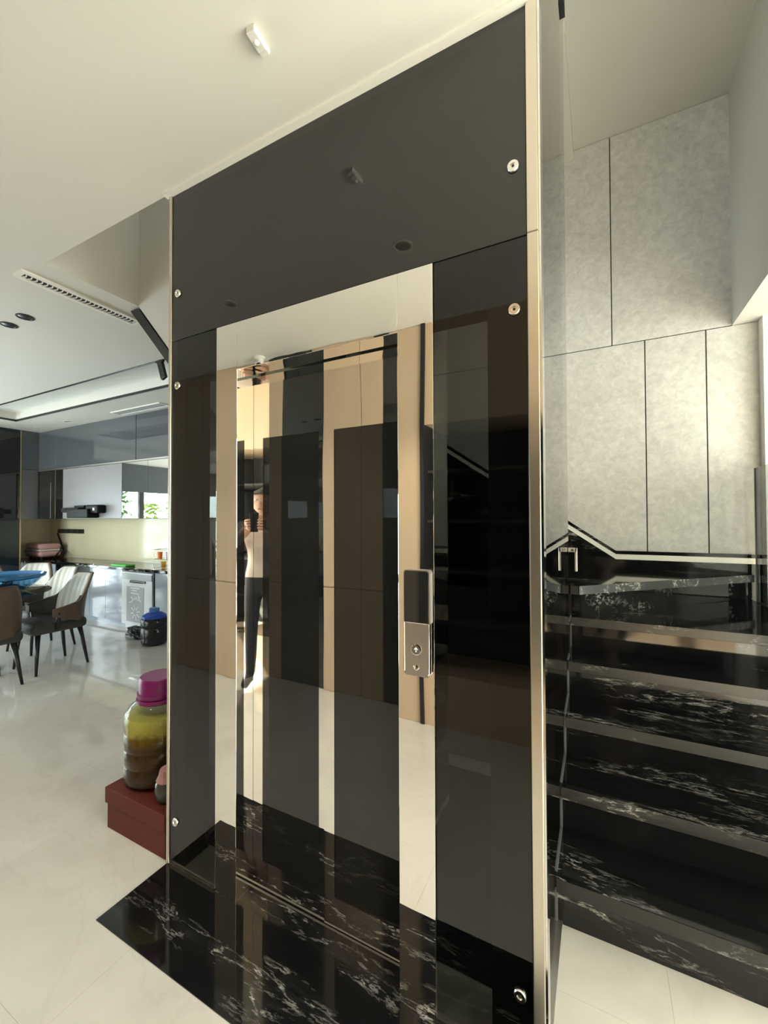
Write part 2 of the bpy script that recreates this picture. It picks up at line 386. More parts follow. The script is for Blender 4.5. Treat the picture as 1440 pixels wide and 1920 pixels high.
# screw caps
cap = None
for x in (-1.58, -.197):
    for z in (2.411, 2.017, .188):
        if cap is None:
            cap = lathe('screw_cap', [(0.0165, 0), (.0165, .004), (.0145, .0065), (.007, .0065), (.006, .004), (0, .004)], (0, 0, 0), CHROME, lift, 28, direction=(0, -1, 0))
            c0 = lathe('hex_socket', [(.0042, .0041), (.0042, .0046), (0, .0046)], (0, 0, 0), BLACK, cap, 6, False, direction=(0, -1, 0)); cc = cap
        else:
            cc = copy_tree(cap, lift)
        lp(cc); cc.location = (x, FY - .0003, z)
# mirror steel surround
TB = 2.027
lp(box('door_jamb', -1.3445, -1.232, FY - .003, DY + .04, .003, 2.2115, STEEL, lift, .0012, 2))
lp(box('door_jamb', -.548, -.4315, FY - .003, DY + .04, .003, 2.2115, STEEL, lift, .0012, 2))
lp(box('door_header', -1.2315, -.5485, FY - .003, DY + .04, TB, 2.2115, STEEL, lift, .0012, 2))
lp(box('pit_cover', -1.60, -.17, FY + .15, 2.36, .0005, .006, BLACK, lift))
lp(box('sill', -1.232, -.548, FY + .0, DY + .06, -.004, .004, MB_FLOOR, lift))
lp(box('sill_track', -1.232, -.548, 1.2335, 1.2405, .004, .0046, mat('worn_sill_steel', (.22, .21, .19), .4, metal=1), lift))
# door leaves, each with a smoked window
def leaf(x0, x1, wx0, wx1, y, lab):
    bm = bmesh.new(); z0, z1, a, b = .008, TB - .006, .113, 1.772
    for q in ((x0, wx0, z0, z1), (wx1, x1, z0, z1), (wx0, wx1, z0, a), (wx0, wx1, b, z1)): bm_box(bm, q[0], q[1], y, y + .028, q[2], q[3])
    d = lp(from_bm('door_leaf', bm, STEEL, lift)); d['label'] = lab
    bm = bmesh.new()
    bm_box(bm, wx0 + .001, wx1 - .001, y + .0015, y + .012, a + .001, b - .001, .0)
    es = [e for e in bm.edges if abs(e.verts[0].co.y - e.verts[1].co.y) > .005]
    bmesh.ops.bevel(bm, geom=es, offset=.008, segments=3, affect='EDGES', profile=.5)
    wnd = from_bm('door_window', bm, BLACKGLASS, d)
leaf(-1.231, -.888, -1.182, -.911, DY, 'left mirror steel door leaf with smoked window')
leaf(-.886, -.5, -.842, -.57, DY - .003, 'right mirror steel door leaf with smoked window')
# call panel on the right jamb
cx0, cx1, cz0, cz1, cy = -.524, -.441, .984, 1.297, FY - .003
bm = bmesh.new(); bm_box(bm, cx0, cx1, cy - .014, cy, cz0, cz1)
es = [e for e in bm.edges if abs(e.verts[0].co.y - e.verts[1].co.y) > .005]
bmesh.ops.bevel(bm, geom=es, offset=.009, segments=5, affect='EDGES', profile=.5)
cp = lp(from_bm('call_panel', bm, BRUSHP, lift)); cp['label'] = 'slim brushed steel call panel with black display'
bm = bmesh.new(); bm_box(bm, cx0 + .003, cx1 - .003, cy - .0158, cy - .0138, 1.142, cz1 - .003)
es = [e for e in bm.edges if abs(e.verts[0].co.y - e.verts[1].co.y) > .001 and e.verts[0].co.z > 1.2]
bmesh.ops.bevel(bm, geom=es, offset=.008, segments=8, affect='EDGES', profile=.5)
dsp = from_bm('display', bm, BLACKGLASS, cp); dsp['label'] = 'black glass display'
box('face_plate', cx0 + .003, cx1 - .003, cy - .0155, cy - .0138, cz0 + .006, 1.141, BRUSHP, cp, .001, 1)
for x in (cx0, cx1 - .0045): box('bright_edge', x, x + .0045, cy - .0162, cy - .001, cz0 + .010, 1.141, CHROME, cp, .001, 1)
bx, bz = -.4825, 1.063
lathe('button_ring', [(.0165, 0), (.0165, .003), (.0135, .0035), (.0130, .001)], (bx, cy - .0153, bz), CHROME, cp, 32, direction=(0, -1, 0))
lathe('button', [(.0128, 0), (.0128, .0018), (.0118, .0024), (0, .0024)], (bx, cy - .0153, bz), mat('button_face', (.16, .155, .15), .45, metal=.6), cp, 32, direction=(0, -1, 0))
prism('up_arrow', [(bx + dx, cy - .0182, bz + dz) for dx, dz in ((-.0016, -.0075), (.0016, -.0075), (.0016, .002), (.0052, -.0014), (.0068, .0004), (0, .0076), (-.0068, .0004), (-.0052, -.0014), (-.0016, .002))], (0, .0006, 0), mat('white_print', (.9, .9, .86), .5), cp)
lathe('key_switch', [(.0085, 0), (.0085, .003), (.007, .004), (.0045, .004), (.004, .002), (0, .002)], (bx, cy - .0153, 1.010), CHROME, cp, 24, direction=(0, -1, 0))
box('key_slot', bx - .0008, bx + .0008, cy - .0182, cy - .0165, 1.0065, 1.0135, BLACK, cp)

# ------------------------------------------------------------------ the staircase
R_, G_, Y1 = .1775, .25, 1.60
SX0, SX1 = -.145, .932
st = tag(empty('staircase', (.4, 1.63, 0)), 'polished black marble staircase with white veins beside the lift', 'staircase')
def sp(o): o.matrix_parent_inverse = Matrix.Translation((-.4, -1.63, 0)); return o
tk = .048
for n in range(5):
    y = Y1 + n * G_; z = (n + 1) * R_
    y1 = y + G_ + .03
    if n < 4:
        t_ = sp(box('tread', SX0, SX1, y + .004, y1, z - tk, z, MB_STEP, st))
    else:
        t_ = sp(prism('tread', [(SX0, y + .004, z - tk), (SX1, y + .004, z - tk), (SX1, 3.685, z - tk), (.92, 3.685, z - tk), (SX0, 2.66, z - tk)], (0, 0, tk), MB_STEP, st))
    box('nosing', SX0, SX1, y, y + .004, z - tk, z - .0005, MB_EDGE, t_, .001, 1)
    sp(box('riser', SX0, SX1, y + .03, y + .05, z - R_, z - tk, MB_STEP, st))
z5, z6 = 5 * R_, 6 * R_
# diagonal winder step and landing
sp(prism('winder_riser', [(SX0, 2.692, z5), (-.094, 2.692, z5), (.897, YB - .014, z5), (.872, YB - .014, z5), (-.11, 2.715, z5), (SX0, 2.715, z5)], (0, 0, R_ - tk), MB_STEP2, st))
ld = sp(prism('landing_tread', [(-.9, 2.60, z6 - tk), (-.102, 2.60, z6 - tk), (.925, YB - .055, z6 - tk), (.925, YB - .014, z6 - tk), (-.9, YB - .014, z6 - tk)], (0, 0, tk), MB_STEP2, st)); ld['label'] = 'diagonal winder step at the turn'
dn = Vector((.7071, -.7071, 0)) * .004
box('nosing', SX0, -.104, 2.596, 2.60, z6 - tk, z6 - .0005, MB_EDGE, ld)
p0, p1 = Vector((-.102, 2.60, z6 - tk)), Vector((.925, 3.627, z6 - tk))
prism('nosing', [p0, p1, p1 + dn, p0 + dn], (0, 0, tk - .0005), MB_EDGE2, ld)
# upper flight climbing to the left behind the shaft
for n in range(6):
    x = -.40 - n * G_; z = z6 + (n + 1) * R_
    sp(box('tread', x - G_ - .03, x, 2.60, YB - .014, z - tk, z, MB_STEP, st)); sp(box('riser', x - .05, x - .03, 2.60, YB - .014, z - R_, z - tk, MB_STEP, st))
# silicone joint between the treads and the shaft glass
for n in range(5):
    y = Y1 + n * G_; z = (n + 1) * R_
    sp(box('silicone_joint', -.149, -.143, y + .03, min(y + G_ + .03, 2.48), z, z + .005, RUBBER, st))
    sp(box('silicone_joint', -.149, -.143, y + .022, y + .03, z - R_, z - tk, RUBBER, st))
bm = bmesh.new(); bm_box(bm, -.114, -.102, 2.44, 2.47, 1.165, 1.29, .002); bm_box(bm, -.147, -.102, 2.44, 2.47, 1.268, 1.29, .002)
gc_ = lp(from_bm('glass_clip', bm, BRUSHP, lift)); gc_['label'] = 'small steel clip on the rear edge of the side glass'
lathe('bolt', [(.007, 0), (.007, .005), (0, .005)], (-.125, 2.439, 1.279), CHROME, gc_, 12, direction=(0, -1, 0))

gb = tag(empty('glass_balustrade', (1.0, 3.0, 0)), 'grey tinted glass balustrade with black edge right of the landing', 'balustrade')
def gp(o): o.matrix_parent_inverse = Matrix.Translation((-1.0, -3.0, 0)); return o
ys, zs = 1.62, 1.78
o = gp(prism('glass_pane', [(.934, 3.598, z5), (.934, 3.598, zs), (.934, 2.60, zs), (.934, ys, zs - .71 * (2.60 - ys)), (.934, ys, .20), (.934, 2.60, z5)], (.012, 0, 0), GREYGLASS, gb))
gp(box('edge_gasket', .930, .950, 3.598, 3.606, z5, zs, BLACK, gb))
gp(prism('base_channel', [(.933, 3.60, z5 - .05), (.933, 3.60, z5 + .004), (.933, 2.6, z5 + .004), (.933, ys, .18), (.933, ys, .03)], (.014, 0, 0), BLACK, gb))

# ------------------------------------------------------------------ ceiling fixtures
se = tag(empty('ceiling_sensor', (-.865, .89, CE)), 'white rectangular motion sensor on the hall ceiling', 'sensor'); se.rotation_euler = (0, 0, math.radians(95)); se.scale = (.66, .66, .66)
SW = mat('sensor_white_plastic', (.72, .70, .64), .4)
bm = bmesh.new(); bm_box(bm, -.055, .03, -.022, .022, -.034, 0, .004); from_bm('housing', bm, SW, se)
box('end_cap', .03, .055, -.021, .021, -.028, 0, SW, se, .003)
bm = bmesh.new(); bmesh.ops.create_uvsphere(bm, u_segments=20, v_segments=12, radius=.013)
bmesh.ops.transform(bm, matrix=Matrix.Translation((-.012, 0, -.033)), verts=bm.verts); from_bm('lens_dome', bm, mat('lens_white', (.85, .84, .8), .2), se, True)

dc_ = tag(empty('dome_camera', (-2.60, -.36, CE)), 'white dome security camera on the ceiling, reflected in the lift header', 'camera')
lathe('mount', [(.045, 0), (.045, -.012), (.03, -.02), (.03, -.04), (0, -.04)], (0, 0, 0), WHITE, dc_, 24)
bm = bmesh.new(); bmesh.ops.create_uvsphere(bm, u_segments=20, v_segments=14, radius=.042); bmesh.ops.transform(bm, matrix=Matrix.Translation((0, 0, -.07)), verts=bm.verts); from_bm('dome', bm, WHITE, dc_, True)
lathe('lens', [(.024, .034), (.022, .040), (0, .044)], (0, 0, -.07), BLACKGLASS, dc_, 20, direction=(.35, .85, -.35))
for (x, y, lab) in ((-.878, .397, 'recessed chrome downlight in the hall ceiling above the lift door'), (-2.12, .395, 'recessed chrome downlight in the hall ceiling left of the lift'),
                    (-3.745, 1.40, 'left of the two black recessed downlights in the dining ceiling'), (-3.499, 1.396, 'right of the two black recessed downlights in the dining ceiling'),
                    (-6.705, 3.175, 'nearer round downlight above the kitchen worktop'), (-7.6, 3.21, 'round downlight in the ceiling corner above the tall kitchen units')):
    dark = -4 < x < -3
    e = tag(empty('downlight', (x, y, CE)), lab, 'downlight', 'recessed downlights')
    if x > -3:
        lt = bpy.data.lights.new('added_hall_spot', 'SPOT'); lt.energy = 58 if x > -1 else 26; lt.spot_size = math.radians(104); lt.spot_blend = .45; lt.shadow_soft_size = .035; lt.color = (1.0, .94, .84)  # spots added to unlit-looking fixtures to brighten floor and tan wall
        lo = bpy.data.objects.new('added_hall_spot', lt); COL.objects.link(lo); lo.parent = e; lo.location = (0, 0, -.012)
    lathe('rim', [(.052, 0), (.052, -.004), (.042, -.005), (.040, 0)], (0, 0, 0), BLACK if dark else WHITE, e, 28)
    lathe('reflector', [(.040, -.001), (.038, -.0025), (0, -.0025)], (0, 0, 0), BLACK if dark else BRUSHP, e, 28)

# linear perforated vent in the dining ceiling
lv = tag(empty('linear_vent', (-2.895, 1.45, CE)), 'long white perforated air vent strip in the ceiling', 'vent')
boxes('frame', [(-.055, -.03, -.335, .36, -.012, 0), (.03, .055, -.335, .36, -.012, 0), (-.03, .03, -.335, -.31, -.012, 0), (-.03, .03, .335, .36, -.012, 0)], WHITE, lv)
box('backing', -.03, .03, -.31, .335, -.004, 0, BLACK, lv)
for k in range(25):
    y = -.305 + k * .0258
    prism('grille_bar', [(-.03, y, -.011), (.0, y + .010, -.011), (.03, y, -.011), (.03, y + .006, -.011), (0, y + .016, -.011), (-.03, y + .006, -.011)], (0, 0, .005), WHITE, lv)
av = tag(empty('air_conditioning_vent', (-5.15, 3.24, CE)), 'rectangular white air conditioning outlet above the kitchen units', 'vent')
boxes('frame', [(-.5, .5, -.075, -.055, -.01, 0), (-.5, .5, .055, .075, -.01, 0), (-.5, -.48, -.055, .055, -.01, 0), (.48, .5, -.055, .055, -.01, 0)], WHITE, av)
for k in range(4): box('louvre', -.48, .48, -.05 + k * .027, -.038 + k * .027, -.008, 0, mat('vent_grey', (.35, .36, .36), .6), av)
tl = tag(empty('track_lamp', (-3.42, 2.333, CE)), 'black linear lamp tilted down from the ceiling track', 'lamp')
bm = bmesh.new(); bm_box(bm, -.03, .03, -.014, .014, -.18, 0, .003); bmesh.ops.transform(bm, matrix=Matrix.Rotation(-.35, 4, 'Y'), verts=bm.verts); from_bm('lamp_body', bm, BLACK, tl)
box('track_adapter', -.05, .05, -.010, .010, -.018, .0, BLACK, tl)

# ------------------------------------------------------------------ kitchen
KY = 3.38
def unit(nm, lab, cat, x0, x1, y0, y1, z0, z1, doors, m, group=None, body=None, horizontal=False):
    e = tag(empty(nm, ((x0 + x1) / 2, y0, z0)), lab, cat, group)
    inv = Matrix.Translation((-(x0 + x1) / 2, -y0, -z0))
    b = box('carcass', x0 + .001, x1 - .001, y0 + .02, y1, z0, z1, body or m, e); b.matrix_parent_inverse = inv
    w_ = (x1 - x0) / doors
    for k in range(doors):
        d = box('door', x0 + k * w_ + .002, x0 + (k + 1) * w_ - .002, y0, y0 + .019, z0 + .002, z1 - .002, m, e, .0015, 1); d.matrix_parent_inverse = inv
    return e, inv
gk = 'kitchen wall units'
unit('top_cupboard', 'charcoal gloss top cupboard at the corner end of the kitchen', 'cupboard', -7.978, -5.443, KY, YK - .002, 2.245, 2.847, 1, CABDARK, gk)
unit('top_cupboard', 'charcoal gloss top cupboard next to the lift', 'cupboard', -5.437, -2.95, KY, YK - .002, 2.245, 2.847, 2, CABDARK, gk)
box_ = tag(box('light_rail', -7.97, -2.95, KY - .006, KY + .03, 2.222, 2.243, BRUSHP), 'thin metal rail under the charcoal top cupboards', 'rail')
unit('glass_cupboard', 'black glass wall cupboard left of the cooker hood', 'cupboard', -7.953, -7.245, KY, YK - .002, 1.465, 2.22, 2, BLACKGLASS, gk)
unit('hood_cupboard', 'pale grey panelled cupboard housing the cooker hood', 'cupboard', -7.243, -5.745, KY, YK - .002, 1.465, 2.22, 1, CABGREY, gk)
unit('mirror_cupboard', 'mirror fronted wall cupboard reflecting the garden', 'cupboard', -5.74, -2.95, KY, YK - .002, 1.465, 2.22, 5, mat('mirror_glass', (.80, .82, .83), .01, metal=1), gk, GAP)
hd = tag(empty('cooker_hood', (-6.58, KY, 1.5)), 'black slim cooker hood fixed to the pale grey cupboard', 'cooker hood')
def kp(o, c): o.matrix_parent_inverse = Matrix.Translation(-Vector(c)); return o
hc = (-6.58, KY, 1.5)
kp(box('visor', -7.08, -6.62, KY - .10, KY - .002, 1.555, 1.625, mat('matt_black_hood', (.008, .008, .009), .6, spec=.2), hd, .008), hc); kp(box('hood_body', -6.80, -6.27, KY - .16, KY - .002, 1.475, 1.60, mat('matt_black_hood', (.008, .008, .009), .6, spec=.2), hd, .012), hc)
kp(box('control_strip', -6.8, -6.55, KY - .06, KY - .002, 1.625, 1.655, mat('matt_black_hood', (.008, .008, .009), .6, spec=.2), hd), hc); kp(box('side_wing', -6.40, -6.10, KY - .12, KY - .002, 1.54, 1.655, mat('matt_black_hood', (.008, .008, .009), .6, spec=.2), hd, .02), hc)
kp(box('indicator', -6.96, -6.72, KY - .103, KY - .10, 1.60, 1.606, CHROME, hd), hc); kp(box('indicator', -6.2, -6.17, KY - .124, KY - .12, 1.58, 1.61, CHROME, hd), hc)
struct(box('trim_4', XL + .001, -2.95, YK - .012, YK - .001, .812, 1.463, SPLASH), 'cream glass splashback above the worktop')
WZ = .81
tag(box('worktop', XL + .013, -2.95, KY - .03, YK - .013, WZ - .04, WZ, GRANITE, None, .004), 'dark veined granite kitchen worktop', 'worktop')
# base units
gb_ = 'kitchen base units'
for x0, x1, lab in ((-7.97, -7.43, 'silver grey base unit at the corner end of the worktop'), (-6.50, -5.72, 'silver grey base unit between the oven slot and the dishwasher'), (-5.03, -4.2, 'silver grey base unit right of the dishwasher'), (-4.2, -2.95, 'silver grey base unit furthest right, behind the lift')):
    e, inv = unit('base_unit', lab, 'cupboard', x0, x1, KY, YK - .013, .075, WZ - .042, 1 if x1 - x0 < .6 else 2, CABBASE, gb_)
    o = box('plinth', x0, x1, KY + .04, KY + .06, 0.0, .075, CABBASE, e); o.matrix_parent_inverse = inv
e, inv = unit('oven_unit', 'silver grey base unit with a black recessed drawer slot', 'cupboard', -7.428, -6.502, KY, YK - .013, .075, WZ - .135, 1, CABBASE, gb_)
o = box('plinth', -7.428, -6.502, KY + .04, KY + .06, 0, .075, CABBASE, e); o.matrix_parent_inverse = inv
o = box('recess', -7.428, -6.502, KY + .05, KY + .12, WZ - .133, WZ - .042, BLACK, e); o.matrix_parent_inverse = inv
o = box('slot_frame', -7.43, -7.40, KY - .002, KY + .05, WZ - .15, WZ - .042, BLACK, e); o.matrix_parent_inverse = inv
# dishwasher with a patterned door
dw = tag(empty('dishwasher', (-5.39, KY, 0)), 'white dishwasher with a grey printed door panel', 'dishwasher'); dc = (-5.39, KY, 0)
DWW = mat('appliance_white', (.72, .74, .76), .25)
kp(box('body', -5.715, -5.065, KY - .01, YK - .02, .06, WZ - .06, DWW, dw, .004), dc)
kp(box('plinth', -5.715, -5.065, KY + .04, KY + .06, 0, .06, DWW, dw), dc)
kp(box('control_panel', -5.71, -5.07, KY - .018, KY - .010, .655, .735, mat('appliance_silver', (.45, .47, .48), .2), dw), dc)
kp(box('handle_recess', -5.52, -5.20, KY - .022, KY - .010, .622, .648, BLACK, dw), dc); kp(box('handle', -5.50, -5.21, KY - .035, KY - .018, .622, .634, CHROME, dw), dc)
kp(box('door_edge', -5.068, -5.035, KY - .012, KY + .01, .05, WZ - .045, BLACK, dw), dc)
kp(box('top_gap', -5.70, -5.06, KY - .012, KY - .002, WZ - .058, WZ - .043, BLACK, dw), dc)
dp = kp(box('printed_panel', -5.60, -5.24, KY - .014, KY - .010, .10, .565, mat('print_grey', (.38, .40, .42), .4), dw), dc)
INK = mat('white_print', (.9, .9, .86))
def pen(pts): 
    bm = bmesh.new()
    for (a, b), (c_, d) in zip(pts[:-1], pts[1:]):
        v1 = Vector((c_ - a, 0, d - b)); n_ = Vector((-v1.z, 0, v1.x)).normalized() * .006
        q = [Vector((a, KY - .0148, b)), Vector((c_, KY - .0148, d))]
        bm_prism(bm, [q[0] - n_, q[1] - n_, q[1] + n_, q[0] + n_], (0, .0008, 0))
    o = from_bm('printed_mark', bm, INK, dp); o.matrix_parent_inverse = Matrix.Translation((0, 0, 0))
pen([(-5.52, .545), (-5.33, .545)]); pen([(-5.49, .515), (-5.38, .515)]); pen([(-5.51, .48), (-5.34, .475)])
pen([(-5.46, .43), (-5.53, .42), (-5.45, .40), (-5.50, .36), (-5.54, .355)]); pen([(-5.44, .44), (-5.43, .39), (-5.39, .44), (-5.38, .39)]); pen([(-5.34, .46), (-5.36, .38)]); pen([(-5.30, .44), (-5.36, .41), (-5.29, .38)])
for k in range(8):
    a = k * PI / 4 + .2; pen([(-5.41 + .03 * math.cos(a), .23 + .03 * math.sin(a)), (-5.41 + .10 * math.cos(a), .23 + .10 * math.sin(a))])
# worktop things
ho = tag(empty('induction_hob', (-6.75, 3.6, WZ)), 'flat black glass hob set on the worktop', 'hob'); box('glass_top', -.38, .38, -.24, .20, .0005, .008, BLACKGLASS, ho, .003); box('edge_strip', .38, .386, -.24, .20, .0005, .010, CHROME, ho)
so = tag(empty('socket_rail', (-7.93, YK - .012, 1.255)), 'black power socket rail on the cream splashback', 'socket'); box('rail_body', -.40, .36, -.035, 0, -.035, .035, BLACK, so, .005)
for k in range(4): lathe('socket', [(.026, 0), (.026, .004), (.02, .003), (0, .003)], (-.28 + k * .17, -.034, 0), mat('socket_grey', (.05, .05, .055), .3), so, 16, direction=(0, -1, 0))
pk = tag(empty('pink_bread_maker', (-8.27, 3.58, WZ)), 'rounded pink appliance with a white band on the worktop', 'appliance')
PINK = mat('pastel_pink_plastic', (.62, .36, .36), .35)
bm = bmesh.new(); bm_box(bm, -.25, .25, -.16, .16, .03, .135, .05, 4); from_bm('base_half', bm, PINK, pk, True)
bm = bmesh.new(); bm_box(bm, -.25, .25, -.16, .16, .15, .25, .05, 4); from_bm('lid_half', bm, PINK, pk, True)
box('band', -.252, .252, -.162, .162, .128, .155, mat('band_white', (.75, .68, .66), .4), pk, .01)
for sx in (-1, 1): lathe('foot', [(.015, 0), (.015, .04)], (sx * .18, -.10, 0), BLACK, pk, 12)
cb = tag(tube('black_cable', [(-8.0, 3.62, WZ + .012), (-7.92, 3.64, WZ + .10), (-7.87, 3.66, WZ + .17), (-7.82, 3.68, WZ + .10), (-7.87, 3.68, WZ + .03), (-8.1, 3.80, WZ + .12), (-8.36, 3.83, 1.2), (-8.36, 3.835, 1.255)], .012, BLACK), 'black cable looping beside the pink appliance', 'cable')
gc = tag(box('green_dishcloth', -5.96, -5.62, KY - .02, KY + .12, WZ + .0005, WZ + .03, mat('green_cloth', (.15, .6, .14), .8), None, .012), 'bright green cloth lying at the worktop edge', 'cloth')
# wire rack of glasses at the right end
rk = tag(empty('glass_rack', (-5.0, 3.52, WZ)), 'wire rack of coloured drinking glasses on the worktop', 'rack')
bm = bmesh.new()
for z in (.02, .13, .25):
    for a, b in (((-.11, -.1), (.42, -.1)), ((-.11, .1), (.42, .1)), ((-.11, -.1), (-.11, .1)), ((.42, -.1), (.42, .1))): bm_tube(bm, [(*a, z), (*b, z)], .004, 6)
for x in (-.11, .42):
    for y in (-.1, .1): bm_tube(bm, [(x, y, 0), (x, y, .25)], .004, 6)
from_bm('wire_frame', bm, CHROME, rk)
tum = ((1, .25, .05), (.8, .55, .1), (.85, .85, .8), (.35, .12, .05), (.7, .3, .1), (.5, .6, .2))
for k, c in enumerate(tum):
    x = -5.0 - .05 + .075 * k
    e = tag(lathe('tumbler', [(.026, 0), (.033, .10), (.030, .10), (.024, .006), (0, .006)], (x, 3.46, WZ + .0 if k % 2 else WZ + .12), tinted('tumbler_%d' % k, tuple(.35 + .65 * q for q in c)) if k % 2 else mat('tumbler_print_%d' % k, c, .3), None, 18),
            ('orange', 'amber', 'clear', 'dark brown', 'rust coloured', 'olive green')[k] + ' drinking glass standing in the wire rack', 'glass', 'glasses in the wire rack')
fa = tag(empty('kitchen_tap', (-4.35, 3.7, WZ)), 'tall chrome kitchen tap seen through the smoked lift glass', 'tap')
tube('spout', [(0, 0, 0), (0, 0, .34), (0, -.03, .39), (0, -.10, .41), (0, -.17, .38), (0, -.18, .33)], .012, CHROME, fa); lathe('base', [(.03, 0), (.03, .02), (.02, .03), (0, .03)], (0, 0, 0), CHROME, fa, 20); tube('lever', [(0.01, 0, .08), (.07, -.02, .11)], .007, CHROME, fa)

# tall unit and corner cupboards on the left wall
XC = -7.98
tu = tag(empty('tall_oven_tower', (XC, 2.85, 0)), 'navy black tall appliance tower with a bronze edge', 'cupboard')
def tp(o): o.matrix_parent_inverse = Matrix.Translation((-XC, -2.85, 0)); return o
tp(box('tower_body', XL + .002, XC - .012, 2.55, 3.14, 0, 2.845, NAVY, tu)); tp(box('glass_front', XC - .011, XC, 2.56, 3.138, 1.46, 2.80, BLACKGLASS, tu)); tp(box('glass_front', XC - .011, XC, 2.56, 3.138, .78, 1.445, NAVY, tu)); tp(box('lower_door', XC - .011, XC, 2.56, 3.138, .06, .77, NAVY, tu))
tp(box('bronze_edge', XC - .03, XC + .006, 3.14, 3.158, .02, 2.845, GOLD, tu))
gk2 = 'corner wall cupboards'
for z0, z1, lab in ((2.245, 2.847, 'upper charcoal gloss cupboard in the kitchen corner beside the tower'), (1.465, 2.24, 'lower charcoal gloss cupboard in the kitchen corner beside the tower')):
    e = tag(empty('corner_cupboard', (XC, 3.25, z0)), lab, 'cupboard', gk2); iv = Matrix.Translation((-XC, -3.25, -z0))
    o = box('carcass', XL + .002, XC - .02, 3.16, KY + .018, z0, z1, CABDARK, e); o.matrix_parent_inverse = iv
    o = box('door', XC - .019, XC, 3.162, KY + .0, z0 + .002, z1 - .002, CABDARK, e); o.matrix_parent_inverse = iv
tag(box('return_worktop', XL + .013, XC + .03, 3.16, KY - .031, WZ - .04, WZ, GRANITE, None, .004), 'short return of the granite worktop beside the tower', 'worktop')
e = tag(empty('corner_base_unit', (XC, 3.25, 0)), 'silver grey base unit below the short worktop return', 'cupboard'); iv = Matrix.Translation((-XC, -3.25, 0))
o = box('carcass', XL + .002, XC - .02, 3.16, KY + .018, 0, WZ - .042, CABBASE, e); o.matrix_parent_inverse = iv
o = box('door', XC - .019, XC, 3.162, KY - .001, .075, WZ - .042, CABBASE, e); o.matrix_parent_inverse = iv
struct(box('trim_5', XL + .001, XL + .012, 3.16, YK - .013, .812, 1.463, SPLASH), 'cream splashback on the left kitchen wall')
# shrubs outside the garden doors
LEAF = mat('green_leaf', (.10, .30, .04), .6); LEAFY = mat('yellow_green_leaf', (.35, .50, .06), .6)
for (x, y, h_, mm, lab) in ((-9.15, 1.45, 2.35, LEAF, 'tall green shrub outside the garden doors nearest the kitchen'), (-9.1, .75, 2.0, LEAFY, 'yellow green shrub in the middle outside the garden doors'), (-9.2, .02, 2.1, LEAF, 'green shrub outside the garden doors furthest from the kitchen')):
    e = tag(empty('garden_shrub', (x, y, -.2)), lab, 'shrub', 'shrubs outside the garden doors'); bm = bmesh.new()
    for k in range(260):
        a_ = random.uniform(0, 2 * PI); z_ = .3 + random.random() * (h_ - .3); r_ = .34 * math.sqrt(random.random()) * (1.15 - .6 * abs(z_ / h_ - .5) * 2)
        c_ = Vector((r_ * math.cos(a_), r_ * math.sin(a_), z_)); d1 = Vector((random.uniform(-1, 1), random.uniform(-1, 1), random.uniform(-.3, 1))).normalized() * .09; d2 = d1.orthogonal().normalized() * .035
        bm.faces.new([bm.verts.new(p) for p in (c_ - d1, c_ + d2, c_ + d1, c_ - d2)])
    from_bm('foliage', bm, mm, e)['kind'] = 'stuff'; tube('stem', [(0, 0, 0), (.02, 0, h_ * .8)], [.03, .012], mat('bark', (.10, .07, .05), .8), e, 8)
struct(box('ground_garden', XL - 1.6, XL - .13, -2.6, 3.2, -.25, -.2, mat('garden_paving', (.35, .34, .31), .9)), 'paved garden strip outside the dining room')
